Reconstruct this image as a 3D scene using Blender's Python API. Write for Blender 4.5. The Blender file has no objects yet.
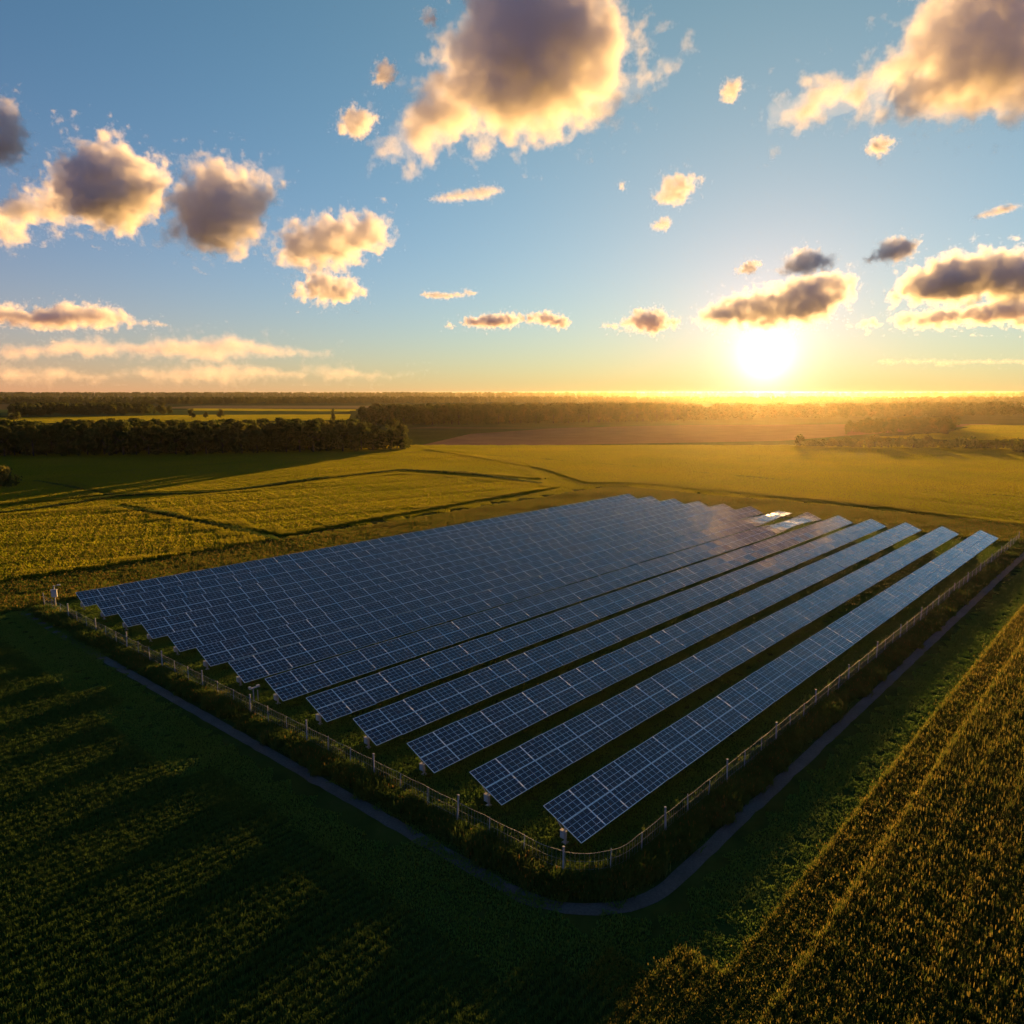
import bpy, bmesh, math, random
import numpy as np
from mathutils import Vector, Matrix, noise

random.seed(7)
rng = np.random.default_rng(11)
sc = bpy.context.scene
COL = sc.collection

# ------------------------------------------------------------------ camera
F = 740.0
CAM_H = 30.0
PITCH = math.atan(120 / F)
cam = bpy.data.cameras.new('camera')
cam_o = bpy.data.objects.new('camera', cam)
COL.objects.link(cam_o)
cam.sensor_width = 36
cam.lens = 36 * F / 1024
cam.clip_start = 0.5
cam.clip_end = 300000
cam_o.location = (0, 0, CAM_H)
cam_o.rotation_euler = (math.radians(90) - PITCH, 0, 0)
sc.camera = cam_o

# ------------------------------------------------------------------ sky, sun, exposure
SUN_AZ = math.radians(18.54)
SUN_EL = math.radians(3.8)
SUN_DIR = Vector((math.sin(SUN_AZ) * math.cos(SUN_EL), math.cos(SUN_AZ) * math.cos(SUN_EL), math.sin(SUN_EL)))

world = bpy.data.worlds.new('World')
sc.world = world
world.use_nodes = True
wn = world.node_tree
wl = wn.links.new
sky = wn.nodes.new('ShaderNodeTexSky')
sky.sky_type = 'NISHITA'
sky.sun_disc = False
sky.sun_elevation = SUN_EL
sky.sun_rotation = SUN_AZ
sky.air_density = 1.0
sky.dust_density = 0.0
sky.ozone_density = 4.0
bg = wn.nodes['Background']
bg.inputs[1].default_value = 0.05
tint = wn.nodes.new('ShaderNodeMix')
tint.data_type = 'RGBA'
tint.blend_type = 'MULTIPLY'
tint.inputs[0].default_value = 1.0
wl(sky.outputs[0], tint.inputs[6])
tint.inputs[7].default_value = (0.0, 0.78, 1.10, 1)
TINT = tint
wl(tint.outputs[2], bg.inputs[0])


def wmath(op, a, b=None, clamp=False):
    n = wn.nodes.new('ShaderNodeMath')
    n.operation = op
    n.use_clamp = clamp
    for i, x in enumerate((a, b)):
        if x is None:
            continue
        if isinstance(x, (int, float)):
            n.inputs[i].default_value = x
        else:
            wl(x, n.inputs[i])
    return n.outputs[0]


tc = wn.nodes.new('ShaderNodeTexCoord')
dotn = wn.nodes.new('ShaderNodeVectorMath')
dotn.operation = 'DOT_PRODUCT'
wl(tc.outputs['Generated'], dotn.inputs[0])
DISC_EL = math.radians(2.5)      # the visible disc is drawn lower in the sky than the sun lamp
dotn.inputs[1].default_value = (math.sin(SUN_AZ) * math.cos(DISC_EL), math.cos(SUN_AZ) * math.cos(DISC_EL), math.sin(DISC_EL))
ang = wmath('ARCCOSINE', wmath('MINIMUM', dotn.outputs['Value'], 0.999999))
sep = wn.nodes.new('ShaderNodeSeparateXYZ')
wl(tc.outputs['Generated'], sep.inputs[0])
elev = wmath('MAXIMUM', sep.outputs['Z'], 0.0)


# the air reddens towards the horizon
tn = wn.nodes.new('ShaderNodeCombineXYZ')
low = wmath('EXPONENT', wmath('MULTIPLY', elev, -20.0))
wl(wmath('SUBTRACT', 0.80, wmath('MULTIPLY', low, 0.30)), tn.inputs[1])
wl(wmath('SUBTRACT', 1.12, wmath('MULTIPLY', low, 0.25)), tn.inputs[2])
wl(tn.outputs[0], TINT.inputs[7])


def wglow(color, strength_socket):
    b = wn.nodes.new('ShaderNodeBackground')
    b.inputs[0].default_value = (*color, 1)
    wl(strength_socket, b.inputs[1])
    return b.outputs[0]


def wadd(a, b):
    n = wn.nodes.new('ShaderNodeAddShader')
    wl(a, n.inputs[0])
    wl(b, n.inputs[1])
    return n.outputs[0]


def wexp(x, k):      # exp(-k x)
    return wmath('EXPONENT', wmath('MULTIPLY', x, -k))


tot = bg.outputs[0]
# the sun's disc and the aureole of the air round it
tot = wadd(tot, wglow((1.0, 0.86, 0.55), wmath('MULTIPLY', wmath('LESS_THAN', ang, math.radians(0.8)), 8.0)))
tot = wadd(tot, wglow((1.0, 0.88, 0.62), wmath('MULTIPLY', wexp(ang, 60.0), .9)))
tot = wadd(tot, wglow((0.15, 0.07, 0.14), wexp(ang, 22.0)))
tot = wadd(tot, wglow((1.0, 0.06, 0.0), wmath('MULTIPLY', wexp(ang, 6.0), 0.17)))
tot = wadd(tot, wglow((0.080, 0.125, 0.004), wexp(ang, 2.0)))
# warm band low over the horizon
tot = wadd(tot, wglow((1.0, 0.06, 0.10), wmath('MULTIPLY', wexp(elev, 11.0), 0.14)))
tot = wadd(tot, wglow((1.0, 0.58, 0.18), wmath('MULTIPLY', wexp(elev, 4.5), 0.06)))
wl(tot, wn.nodes['World Output'].inputs['Surface'])

sun = bpy.data.lights.new('sun', 'SUN')
sun.energy = 5.0
sun.angle = math.radians(0.5)
sun.color = (1.0, 0.53, 0.15)
sun_o = bpy.data.objects.new('sun', sun)
COL.objects.link(sun_o)
sun_o.rotation_euler = SUN_DIR.to_track_quat('Z', 'Y').to_euler()

sc.view_settings.view_transform = 'Standard'
sc.view_settings.look = 'None'
sc.view_settings.gamma = 1
sc.view_settings.exposure = 1.8
sc.render.engine = 'CYCLES'
cy = sc.cycles
cy.max_bounces = 10
cy.diffuse_bounces = 3
cy.glossy_bounces = 3
cy.transmission_bounces = 4
cy.transparent_max_bounces = 8
cy.volume_bounces = 6
cy.volume_step_rate = 1.3
cy.volume_max_steps = 256
cy.use_adaptive_sampling = True
cy.adaptive_threshold = 0.02
cy.use_denoising = True
cy.sample_clamp_indirect = 6.0
try:
    cy.denoiser = 'OPENIMAGEDENOISE'
except Exception:
    pass


# ------------------------------------------------------------------ helpers
def pix_ray(u, v):
    a, b = (u - 512) / F, (512 - v) / F
    return np.array([a, math.cos(PITCH) + b * math.sin(PITCH), -math.sin(PITCH) + b * math.cos(PITCH)])


def at(u, v, z=0.0):
    d = pix_ray(u, v)
    t = (CAM_H - z) / -d[2]
    p = np.array([0, 0, CAM_H]) + d * t
    return (p[0], p[1])


def tag(o, label=None, cat=None, group=None, kind=None):
    if label: o['label'] = label
    if cat: o['category'] = cat
    if group: o['group'] = group
    if kind: o['kind'] = kind
    return o


def empty(name, loc=(0, 0, 0), rz=0.0):
    o = bpy.data.objects.new(name, None)
    o.empty_display_size = 0.5
    o.location = loc
    o.rotation_euler = (0, 0, rz)
    COL.objects.link(o)
    return o


def obj(name, me, mat=None, parent=None, link=True):
    o = bpy.data.objects.new(name, me)
    if mat is not None:
        me.materials.append(mat)
    if parent is not None:
        o.parent = parent
    if link:
        COL.objects.link(o)
    return o


def mesh_np(name, V, faces, mats=(), midx=None, smooth=False):
    """V (n,3); faces: (m,k) int array, one size."""
    me = bpy.data.meshes.new(name)
    V = np.asarray(V, np.float32)
    faces = np.asarray(faces, np.int32)
    m, k = faces.shape
    me.vertices.add(len(V))
    me.vertices.foreach_set('co', V.ravel())
    me.loops.add(m * k)
    me.loops.foreach_set('vertex_index', faces.ravel())
    me.polygons.add(m)
    me.polygons.foreach_set('loop_start', np.arange(0, m * k, k, dtype=np.int32))
    for mt in mats:
        me.materials.append(mt)
    if midx is not None:
        me.polygons.foreach_set('material_index', np.asarray(midx, np.int32))
    if smooth:
        me.polygons.foreach_set('use_smooth', np.ones(m, bool))
    me.update(calc_edges=True)
    return me


class MB:
    """collects boxes and tubes into one mesh"""
    def __init__(self):
        self.v, self.f, self.m = [], [], []

    def box(self, c, s, R=None, mi=0):
        b = len(self.v)
        for dz in (-.5, .5):
            for dx, dy in ((-.5, -.5), (.5, -.5), (.5, .5), (-.5, .5)):
                p = Vector((dx * s[0], dy * s[1], dz * s[2]))
                if R is not None:
                    p = R @ p
                self.v.append(tuple(p + Vector(c)))
        for q in ((3, 2, 1, 0), (4, 5, 6, 7), (0, 1, 5, 4), (1, 2, 6, 5), (2, 3, 7, 6), (3, 0, 4, 7)):
            self.f.append([b + i for i in q])
            self.m.append(mi)

    def tube(self, pts, r, n=6, mi=0):
        pts = [Vector(p) for p in pts]
        rr = r if isinstance(r, (list, tuple)) else [r] * len(pts)
        base = len(self.v)
        for i, p in enumerate(pts):
            t = (pts[min(i + 1, len(pts) - 1)] - pts[max(i - 1, 0)]).normalized()
            a = t.orthogonal().normalized()
            if abs(t.z) < 0.9:
                a = t.cross(Vector((0, 0, 1))).normalized()
            bb = t.cross(a)
            for k in range(n):
                th = 2 * math.pi * k / n
                self.v.append(tuple(p + (a * math.cos(th) + bb * math.sin(th)) * rr[i]))
        for i in range(len(pts) - 1):
            for k in range(n):
                k2 = (k + 1) % n
                self.f.append([base + i * n + k, base + i * n + k2, base + (i + 1) * n + k2, base + (i + 1) * n + k])
                self.m.append(mi)
        self.f.append([base + k for k in range(n)][::-1]); self.m.append(mi)
        e = base + (len(pts) - 1) * n
        self.f.append([e + k for k in range(n)]); self.m.append(mi)

    def mesh(self, name, mats=()):
        me = bpy.data.meshes.new(name)
        me.from_pydata(self.v, [], self.f)
        for mt in mats:
            me.materials.append(mt)
        me.polygons.foreach_set('material_index', self.m)
        me.update()
        return me


def material(name):
    m = bpy.data.materials.new(name)
    m.use_nodes = True
    nt = m.node_tree
    return m, nt, nt.nodes['Principled BSDF'], nt.links.new


def N(nt, kind, **kw):
    n = nt.nodes.new(kind)
    for k, v in kw.items():
        setattr(n, k, v)
    return n


def ramp(nt, fac, stops):
    r = N(nt, 'ShaderNodeValToRGB')
    e = r.color_ramp.elements
    while len(e) < len(stops):
        e.new(0.5)
    for el, (p, c) in zip(e, stops):
        el.position = p
        el.color = (*c, 1)
    nt.links.new(fac, r.inputs[0])
    return r.outputs[0]


def noise_fac(nt, vec, scale, detail=3, rough=0.55):
    n = N(nt, 'ShaderNodeTexNoise')
    n.inputs['Scale'].default_value = scale
    n.inputs['Detail'].default_value = detail
    n.inputs['Roughness'].default_value = rough
    if vec is not None:
        nt.links.new(vec, n.inputs['Vector'])
    return n.outputs[0]


def plain(name, col, rough=0.6, metal=0.0, var=0.15, scale=3.0):
    m, nt, p, L = material(name)
    t = N(nt, 'ShaderNodeTexCoord')
    f = noise_fac(nt, t.outputs['Object'], scale, 4)
    lo = tuple(c * (1 - var) for c in col)
    hi = tuple(min(1, c * (1 + var)) for c in col)
    L(ramp(nt, f, [(0.3, lo), (0.7, hi)]), p.inputs['Base Color'])
    p.inputs['Roughness'].default_value = rough
    p.inputs['Metallic'].default_value = metal
    return m


def leafy(name, c1, c2, c3, scale=0.03, trans=0.45, fine=0.9):
    """plant tissue: diffuse + translucent, its colour drifting over the ground"""
    m, nt, p, L = material(name)
    nt.nodes.remove(p)
    g = N(nt, 'ShaderNodeNewGeometry')
    f1 = noise_fac(nt, g.outputs['Position'], scale, 4)
    f2 = noise_fac(nt, g.outputs['Position'], fine, 2)
    mx = N(nt, 'ShaderNodeMath', operation='MULTIPLY_ADD')
    L(f2, mx.inputs[0]); mx.inputs[1].default_value = 0.5
    ad = N(nt, 'ShaderNodeMath', operation='SUBTRACT')
    L(f1, ad.inputs[0]); ad.inputs[1].default_value = 0.25
    L(ad.outputs[0], mx.inputs[2])
    col = ramp(nt, mx.outputs[0], [(0.25, c1), (0.5, c2), (0.75, c3)])
    d = N(nt, 'ShaderNodeBsdfDiffuse'); t = N(nt, 'ShaderNodeBsdfTranslucent')
    L(col, d.inputs[0]); L(col, t.inputs[0])
    ms = N(nt, 'ShaderNodeMixShader'); ms.inputs[0].default_value = trans
    L(d.outputs[0], ms.inputs[1]); L(t.outputs[0], ms.inputs[2])
    L(ms.outputs[0], nt.nodes['Material Output'].inputs['Surface'])
    return m


# ------------------------------------------------------------------ plan of the solar farm (a along the rows, b across them)
AZ = math.radians(42.5)
R2 = np.array([math.sin(AZ), math.cos(AZ)])
N2 = np.array([math.cos(AZ), -math.sin(AZ)])
SKEW = 0.0345                   # the row starts step back a little from row to row
ORG = np.array([2.1, 46.5])
ROWS, SPACING, LENGTH = 13, 6.94, 138.5
W_FLAT, Z_LOW, Z_HIGH = 3.3, 0.85, 2.20
FA, FB = -2.9, 6.3              # fence lines
FA_END, FB_END = 141.0, -86.6


def ab(a, b):
    return ORG + R2 * (a + SKEW * b) + N2 * b


def to_ab(P):
    d = np.asarray(P)[..., :2] - ORG
    b = d @ N2
    return d @ R2 - SKEW * b, b


def ring(off, rad=4.0, a_end=FA_END, b_end=FB_END, step=1.0):
    """the open line that runs outside the two visible fence sides at a distance off, with a round corner"""
    r = rad + off
    ca, cb = FA + rad, FB - rad
    pts = []
    n = int((cb - b_end) / step)
    for i in range(n):
        pts.append((FA - off, b_end + (cb - b_end) * i / n))
    for i in range(13):
        t = math.pi / 2 * i / 12
        pts.append((ca - r * math.cos(t), cb + r * math.sin(t)))
    n = int((a_end - ca) / step)
    for i in range(1, n + 1):
        pts.append((ca + (a_end - ca) * i / n, FB + off))
    return np.array([ab(a, b) for a, b in pts])


def outside_dist(P, rad=4.0):
    """signed distance outside the rounded fence corner (negative inside)"""
    a, b = to_ab(P)
    ca, cb = FA + rad, FB - rad
    da, db = ca - a, b - cb
    both = (da > 0) & (db > 0)
    return np.where(both, np.hypot(da, db) - rad, np.maximum(da - rad, db - rad))


def inside_poly(P, poly):
    x, y = P[:, 0], P[:, 1]
    r = np.zeros(len(P), bool)
    n = len(poly)
    for i in range(n):
        x0, y0 = poly[i]; x1, y1 = poly[(i + 1) % n]
        if y0 == y1:
            continue
        c = ((y0 > y) != (y1 > y)) & (x < (x1 - x0) * (y - y0) / (y1 - y0) + x0)
        r ^= c
    return r


def in_frame(P, mu=70, z=0.5):
    """True for ground points the photograph could see (with a margin to the sides)"""
    d = np.column_stack([P[:, 0], P[:, 1], np.full(len(P), z - CAM_H)])
    s, c = math.sin(PITCH), math.cos(PITCH)
    dep = d[:, 1] * c - d[:, 2] * s
    up = d[:, 1] * s + d[:, 2] * c
    u = 512 + F * d[:, 0] / np.maximum(dep, .1)
    v = 512 - F * up / np.maximum(dep, .1)
    return (dep > 1) & (u > -mu) & (u < 1024 + mu) & (v < 1024 + 120)


# ------------------------------------------------------------------ ground
def make_ground():
    m, nt, p, L = material('ground')
    g = N(nt, 'ShaderNodeNewGeometry')
    vor = N(nt, 'ShaderNodeTexVoronoi'); vor.inputs['Scale'].default_value = 0.0026
    mp = N(nt, 'ShaderNodeMapping'); mp.inputs['Scale'].default_value = (0.45, 1.0, 1.0)
    mp.inputs['Rotation'].default_value = (0, 0, 0.25)
    L(g.outputs['Position'], mp.inputs[0])
    L(mp.outputs[0], vor.inputs['Vector'])
    patch = ramp(nt, vor.outputs['Color'], [(0.2, (.035, .05, .016)), (0.45, (.075, .085, .022)), (0.6, (.045, .06, .02)), (0.8, (.11, .085, .04))])
    f = noise_fac(nt, g.outputs['Position'], 0.35, 6, .6)
    f2 = noise_fac(nt, g.outputs['Position'], 0.03, 4, .6)
    grass = ramp(nt, f, [(0.3, (.028, .040, .010)), (0.55, (.045, .062, .014)), (0.75, (.062, .066, .020))])
    # beyond about 500 m the sheet is other farms' fields
    ln = N(nt, 'ShaderNodeVectorMath', operation='LENGTH'); L(g.outputs['Position'], ln.inputs[0])
    mr = N(nt, 'ShaderNodeMapRange'); mr.inputs[1].default_value = 560; mr.inputs[2].default_value = 640
    L(ln.outputs['Value'], mr.inputs[0])
    mix = N(nt, 'ShaderNodeMix', data_type='RGBA')
    L(mr.outputs[0], mix.inputs[0]); L(grass, mix.inputs[6]); L(patch, mix.inputs[7])
    mix2 = N(nt, 'ShaderNodeMix', data_type='RGBA', blend_type='MULTIPLY'); mix2.inputs[0].default_value = 1
    L(mix.outputs[2], mix2.inputs[6])
    L(ramp(nt, f2, [(0.3, (.75, .75, .75)), (0.7, (1.2, 1.15, 1.0))]), mix2.inputs[7])
    L(mix2.outputs[2], p.inputs['Base Color'])
    p.inputs['Roughness'].default_value = 0.95
    p.inputs['Specular IOR Level'].default_value = 0
    bp = N(nt, 'ShaderNodeBump'); bp.inputs['Strength'].default_value = 0.8; bp.inputs['Distance'].default_value = 0.15
    L(f, bp.inputs['Height']); L(bp.outputs[0], p.inputs['Normal'])
    S = 9500
    me = mesh_np('ground', [(-S, -3000, 0), (S, -3000, 0), (S, S, 0), (-S, S, 0)], [(0, 1, 2, 3)])
    o = obj('ground', me, m)
    tag(o, kind='structure')


make_ground()


def strip_mesh(name, line, w, z, jitter=0.0):
    line = np.asarray(line)
    t = np.gradient(line, axis=0)
    t /= np.linalg.norm(t, axis=1)[:, None]
    nn = np.column_stack([-t[:, 1], t[:, 0]])
    n = len(line)
    j1 = rng.normal(0, jitter, n) if jitter else 0
    j2 = rng.normal(0, jitter, n) if jitter else 0
    A = line + nn * (w / 2 + np.asarray(j1).reshape(-1, 1) if jitter else w / 2)
    B = line - nn * (w / 2 + np.asarray(j2).reshape(-1, 1) if jitter else w / 2)
    V = np.zeros((2 * n, 3)); V[:n, :2] = A; V[n:, :2] = B; V[:, 2] = z
    fc = [(i, n + i, n + i + 1, i + 1) for i in range(n - 1)]
    return mesh_np(name, V, fc)


def make_path():
    m, nt, p, L = material('gravel')
    g = N(nt, 'ShaderNodeNewGeometry')
    f = noise_fac(nt, g.outputs['Position'], 6.0, 5, .7)
    f2 = noise_fac(nt, g.outputs['Position'], 0.5, 3)
    mx = N(nt, 'ShaderNodeMix', data_type='RGBA', blend_type='MULTIPLY'); mx.inputs[0].default_value = 1
    L(ramp(nt, f, [(0.3, (.045, .042, .039)), (0.7, (.095, .088, .08))]), mx.inputs[6])
    L(ramp(nt, f2, [(0.35, (.75, .75, .75)), (0.65, (1.1, 1.1, 1.1))]), mx.inputs[7])
    L(mx.outputs[2], p.inputs['Base Color'])
    p.inputs['Roughness'].default_value = 0.95
    bp = N(nt, 'ShaderNodeBump'); bp.inputs['Distance'].default_value = 0.05
    L(f, bp.inputs['Height']); L(bp.outputs[0], p.inputs['Normal'])
    o = obj('path', strip_mesh('path', ring(2.8, a_end=136, b_end=-86.3), 1.0, 0.02, 0.035), m)
    tag(o, kind='structure')


make_path()

# ------------------------------------------------------------------ plants that nobody could count: tiles of blades, scattered
TILES = {}


def blade_tile(name, size, n_tufts, blades, h, w, spread, mats, ear=0.0, ear_w=1.6, gap=None, seed=0, hv=0.25, lean=0.25, drill=0):
    """one square of standing plants. Each blade is a bent, tapering leaf; ears sit on the upper part of some of them"""
    r = np.random.default_rng(seed)
    k = int(math.sqrt(n_tufts))
    gx, gy = np.meshgrid(np.arange(k), np.arange(k))
    P = (np.column_stack([gx.ravel(), gy.ravel()]) + r.uniform(0.0, 1.0, (k * k, 2))) / k * size - size / 2
    if drill:
        pitch = size / drill
        P[:, 1] = (np.floor((P[:, 1] + size / 2) / pitch) + .5) * pitch - size / 2 + r.normal(0, pitch * .13, len(P))
    if gap is not None:
        P = P[[all(abs(y - gc) > gw for gc, gw in gap) for y in P[:, 1]]]
    T = len(P)
    th = r.normal(1.0, hv, T).clip(0.45, 1.6)
    idx = np.repeat(np.arange(T), blades)
    n = len(idx)
    base = P[idx] + r.normal(0, spread, (n, 2))
    hh = h * th[idx] * r.uniform(0.7, 1.1, n)
    yaw = r.uniform(0, 2 * math.pi, n)
    ld = r.uniform(0, 2 * math.pi, n)
    la = np.abs(r.normal(0, lean, n)) * hh
    ww = w * r.uniform(0.7, 1.3, n)
    dx, dy = np.cos(yaw) * ww / 2, np.sin(yaw) * ww / 2
    lx, ly = np.cos(ld) * la, np.sin(ld) * la
    V = np.zeros((n, 6, 3))
    for j, (t, ws) in enumerate(((0, .7), (.55, 1.0), (1.0, .25))):
        V[:, 2 * j, 0] = base[:, 0] - dx * ws + lx * t * t
        V[:, 2 * j, 1] = base[:, 1] - dy * ws + ly * t * t
        V[:, 2 * j + 1, 0] = base[:, 0] + dx * ws + lx * t * t
        V[:, 2 * j + 1, 1] = base[:, 1] + dy * ws + ly * t * t
        V[:, 2 * j:2 * j + 2, 2] = (hh * t)[:, None]
    o = (np.arange(n) * 6)[:, None]
    fc = np.concatenate([o + np.array([[0, 1, 3, 2]]), o + np.array([[2, 3, 5, 4]])])
    V = V.reshape(-1, 3)
    mi = np.zeros(len(fc), int)
    if ear > 0:
        sel = np.where(r.random(n) < ear)[0]
        q = len(sel)
        E = np.zeros((q, 4, 3))
        tx, ty = base[sel, 0] + lx[sel], base[sel, 1] + ly[sel]
        eh = hh[sel]
        ex, ey = -np.sin(yaw[sel]) * ww[sel] * ear_w / 2, np.cos(yaw[sel]) * ww[sel] * ear_w / 2
        E[:, 0] = np.column_stack([tx - ex, ty - ey, eh * .80])
        E[:, 1] = np.column_stack([tx + ex, ty + ey, eh * .80])
        E[:, 2] = np.column_stack([tx + ex * .5, ty + ey * .5, eh * 1.12])
        E[:, 3] = np.column_stack([tx - ex * .5, ty - ey * .5, eh * 1.12])
        eo = len(V) + (np.arange(q) * 4)[:, None]
        V = np.concatenate([V, E.reshape(-1, 3)])
        fc = np.concatenate([fc, eo + np.array([[0, 1, 2, 3]])])
        mi = np.concatenate([mi, np.ones(q, int)])
    me = mesh_np(name, V, fc, mats, mi)
    return bpy.data.objects.new(name, me)


def scatter_group(tiles, key):
    ng = bpy.data.node_groups.new('scatter_' + key, 'GeometryNodeTree')
    ng.interface.new_socket('Geometry', in_out='INPUT', socket_type='NodeSocketGeometry')
    ng.interface.new_socket('Geometry', in_out='OUTPUT', socket_type='NodeSocketGeometry')
    gi = ng.nodes.new('NodeGroupInput'); go = ng.nodes.new('NodeGroupOutput')
    jn = ng.nodes.new('GeometryNodeJoinGeometry')
    for t in reversed(tiles):
        oi = ng.nodes.new('GeometryNodeObjectInfo')
        oi.inputs['Object'].default_value = t
        oi.inputs['As Instance'].default_value = True
        ng.links.new(oi.outputs['Geometry'], jn.inputs[0])
    iop = ng.nodes.new('GeometryNodeInstanceOnPoints')
    iop.inputs['Pick Instance'].default_value = True

    def attr(nm, typ):
        a = ng.nodes.new('GeometryNodeInputNamedAttribute')
        a.data_type = typ
        a.inputs['Name'].default_value = nm
        return a.outputs[0]
    ng.links.new(gi.outputs[0], iop.inputs['Points'])
    ng.links.new(jn.outputs[0], iop.inputs['Instance'])
    ng.links.new(attr('pick', 'INT'), iop.inputs['Instance Index'])
    cb = ng.nodes.new('ShaderNodeCombineXYZ')
    ng.links.new(attr('spin', 'FLOAT'), cb.inputs['Z'])
    e2r = ng.nodes.new('FunctionNodeEulerToRotation')
    ng.links.new(cb.outputs[0], e2r.inputs[0])
    ng.links.new(e2r.outputs[0], iop.inputs['Rotation'])
    ng.links.new(attr('size', 'FLOAT_VECTOR'), iop.inputs['Scale'])
    ng.links.new(iop.outputs[0], go.inputs[0])
    return ng


GROUPS = {}


def scatter(name, P, spin, size, tiles, key, z=0.0):
    n = len(P)
    me = bpy.data.meshes.new(name)
    V = np.zeros((n, 3), np.float32); V[:, :2] = P; V[:, 2] = z
    me.vertices.add(n); me.vertices.foreach_set('co', V.ravel())
    a = me.attributes.new('pick', 'INT', 'POINT'); a.data.foreach_set('value', rng.integers(0, len(tiles), n).astype(np.int32))
    a = me.attributes.new('spin', 'FLOAT', 'POINT'); a.data.foreach_set('value', np.asarray(spin, np.float32))
    a = me.attributes.new('size', 'FLOAT_VECTOR', 'POINT'); a.data.foreach_set('vector', np.asarray(size, np.float32).ravel())
    o = obj(name, me)
    if key not in GROUPS:
        GROUPS[key] = scatter_group(tiles, key)
    md = o.modifiers.new('scatter', 'NODES')
    md.node_group = GROUPS[key]
    tag(o, kind='stuff')
    return o


def grid_points(lo, hi, step, ang):
    c, s = math.cos(ang), math.sin(ang)
    Rm = np.array([[c, -s], [s, c]])
    cen = (np.array(lo) + np.array(hi)) / 2
    half = np.hypot(*(np.array(hi) - np.array(lo))) / 2
    k = np.arange(-half, half + step, step)
    X, Y = np.meshgrid(k, k)
    P = np.column_stack([X.ravel(), Y.ravel()]) @ Rm.T + cen
    ok = (P[:, 0] > lo[0]) & (P[:, 0] < hi[0]) & (P[:, 1] > lo[1]) & (P[:, 1] < hi[1])
    return P[ok]


def nz(P, s, o=0.0):
    return np.array([noise.fractal(Vector((x * s + o, y * s, o)), 0.8, 2.0, 3) for x, y in P])


ROW_ANG = math.atan2(R2[1], R2[0])

leaf_dark = leafy('crop_leaf', (.055, .095, .018), (.078, .12, .022), (.11, .125, .026), .04)
ear_gold = leafy('crop_ear', (.15, .125, .024), (.20, .155, .03), (.25, .18, .036), .06, .5)
leaf_field = leafy('field_leaf', (.20, .225, .010), (.26, .265, .011), (.33, .29, .014), .02, .55)
grass_green = leafy('mown_grass', (.10, .175, .030), (.12, .195, .034), (.145, .20, .040), .08, .4)
weed_leaf = leafy('weed_leaf', (.045, .085, .018), (.07, .11, .022), (.10, .12, .03), .3, .4, 2.0)
weed_gold = leafy('weed_gold', (.16, .10, .025), (.22, .13, .03), (.27, .16, .04), .3, .5, 2.0)
dry_grass = leafy('dry_grass', (.075, .115, .018), (.11, .145, .020), (.15, .155, .026), .05, .45)

tall_leaf = leafy('tall_crop_leaf', (.080, .108, .018), (.11, .132, .022), (.145, .145, .026), .05, .5)
low_leaf = leafy('low_crop_leaf', (.065, .112, .022), (.082, .13, .024), (.10, .135, .028), .04, .16)
low_tiles = [blade_tile('low_crop_tile', 3.0, 230, 9, .27, .042, .09, (low_leaf, low_leaf), seed=10 + i, drill=5) for i in range(5)]
crop_tiles = [blade_tile('crop_tile', 3.0, 230, 10, .70, .038, .11, (tall_leaf, ear_gold), ear=.32, ear_w=1.1, seed=i, drill=5) for i in range(5)]
far_tiles = [blade_tile('far_crop_tile', 5.0, 420, 4, .58, .125, .11, (leaf_field, ear_gold), ear=.10, seed=20 + i, drill=7) for i in range(4)]
short_tiles = [blade_tile('short_grass_tile', 3.0, 420, 5, .13, .045, .05, (grass_green, dry_grass), ear=.04, seed=40 + i) for i in range(4)]
weed_tiles = [blade_tile('weed_tile', 1.6, 40, 22, 0.54, .055, .15, (weed_leaf, weed_gold), ear=.03, ear_w=1.0, seed=60 + i, hv=.35, lean=.45) for i in range(5)]
dry_tiles = [blade_tile('dry_grass_tile', 3.0, 170, 7, .38, .05, .10, (dry_grass, weed_gold), ear=.10, seed=80 + i) for i in range(4)]


def place(name, P, ang, size_xy, size_z, tiles, key, random_spin=False):
    n = len(P)
    sp = rng.uniform(0, 2 * math.pi, n) if random_spin else ang + math.pi * rng.integers(0, 2, n)
    sz = np.column_stack([np.ones(n) * size_xy, np.ones(n) * size_xy, np.ones(n) * size_z])
    o = scatter(name, P, sp, sz, tiles, key)
    return o


# the standing crop round the near corner of the farm, in two fields
def near_crop():
    P = grid_points((-150, 18), (170, 190), 2.7, ROW_ANG)
    d = outside_dist(P)
    a, b = to_ab(P)
    edge = 8.2 + 0.8 * nz(P, .05, 3.0)
    ok = (d > edge) & in_frame(P) & (b > -95)
    P, d, a, b = P[ok], d[ok], a[ok], b[ok]
    right = (b - FB) > (FA - a)
    # wheel tracks through the crop
    tr = np.where(right, (b - FB - 9) % 18, (FA - a - 9) % 18)
    track = tr < 1.1
    k = 1.0 + 0.25 * nz(P, .05, 9.0)
    for sel, nm, lab, hs in ((right, 'tall_crop', 'tall gold tipped crop standing along the right side of the panels', 1.1),
                             (~right, 'low_crop', 'dark green low crop standing in the shaded field left of the path', 1.0)):
        t = np.clip(((b - FB) - (FA - a))[sel] / 45, 0, 1)
        hz = (hs if nm == 'low_crop' else (.32 + (hs - .32) * t)) * k[sel] * np.where(track[sel], .68, 1.0)
        o = place(nm, P[sel], ROW_ANG, 1.0, hz, crop_tiles if nm == 'tall_crop' else low_tiles, nm)
        tag(o, lab, 'crop')


near_crop()


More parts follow.
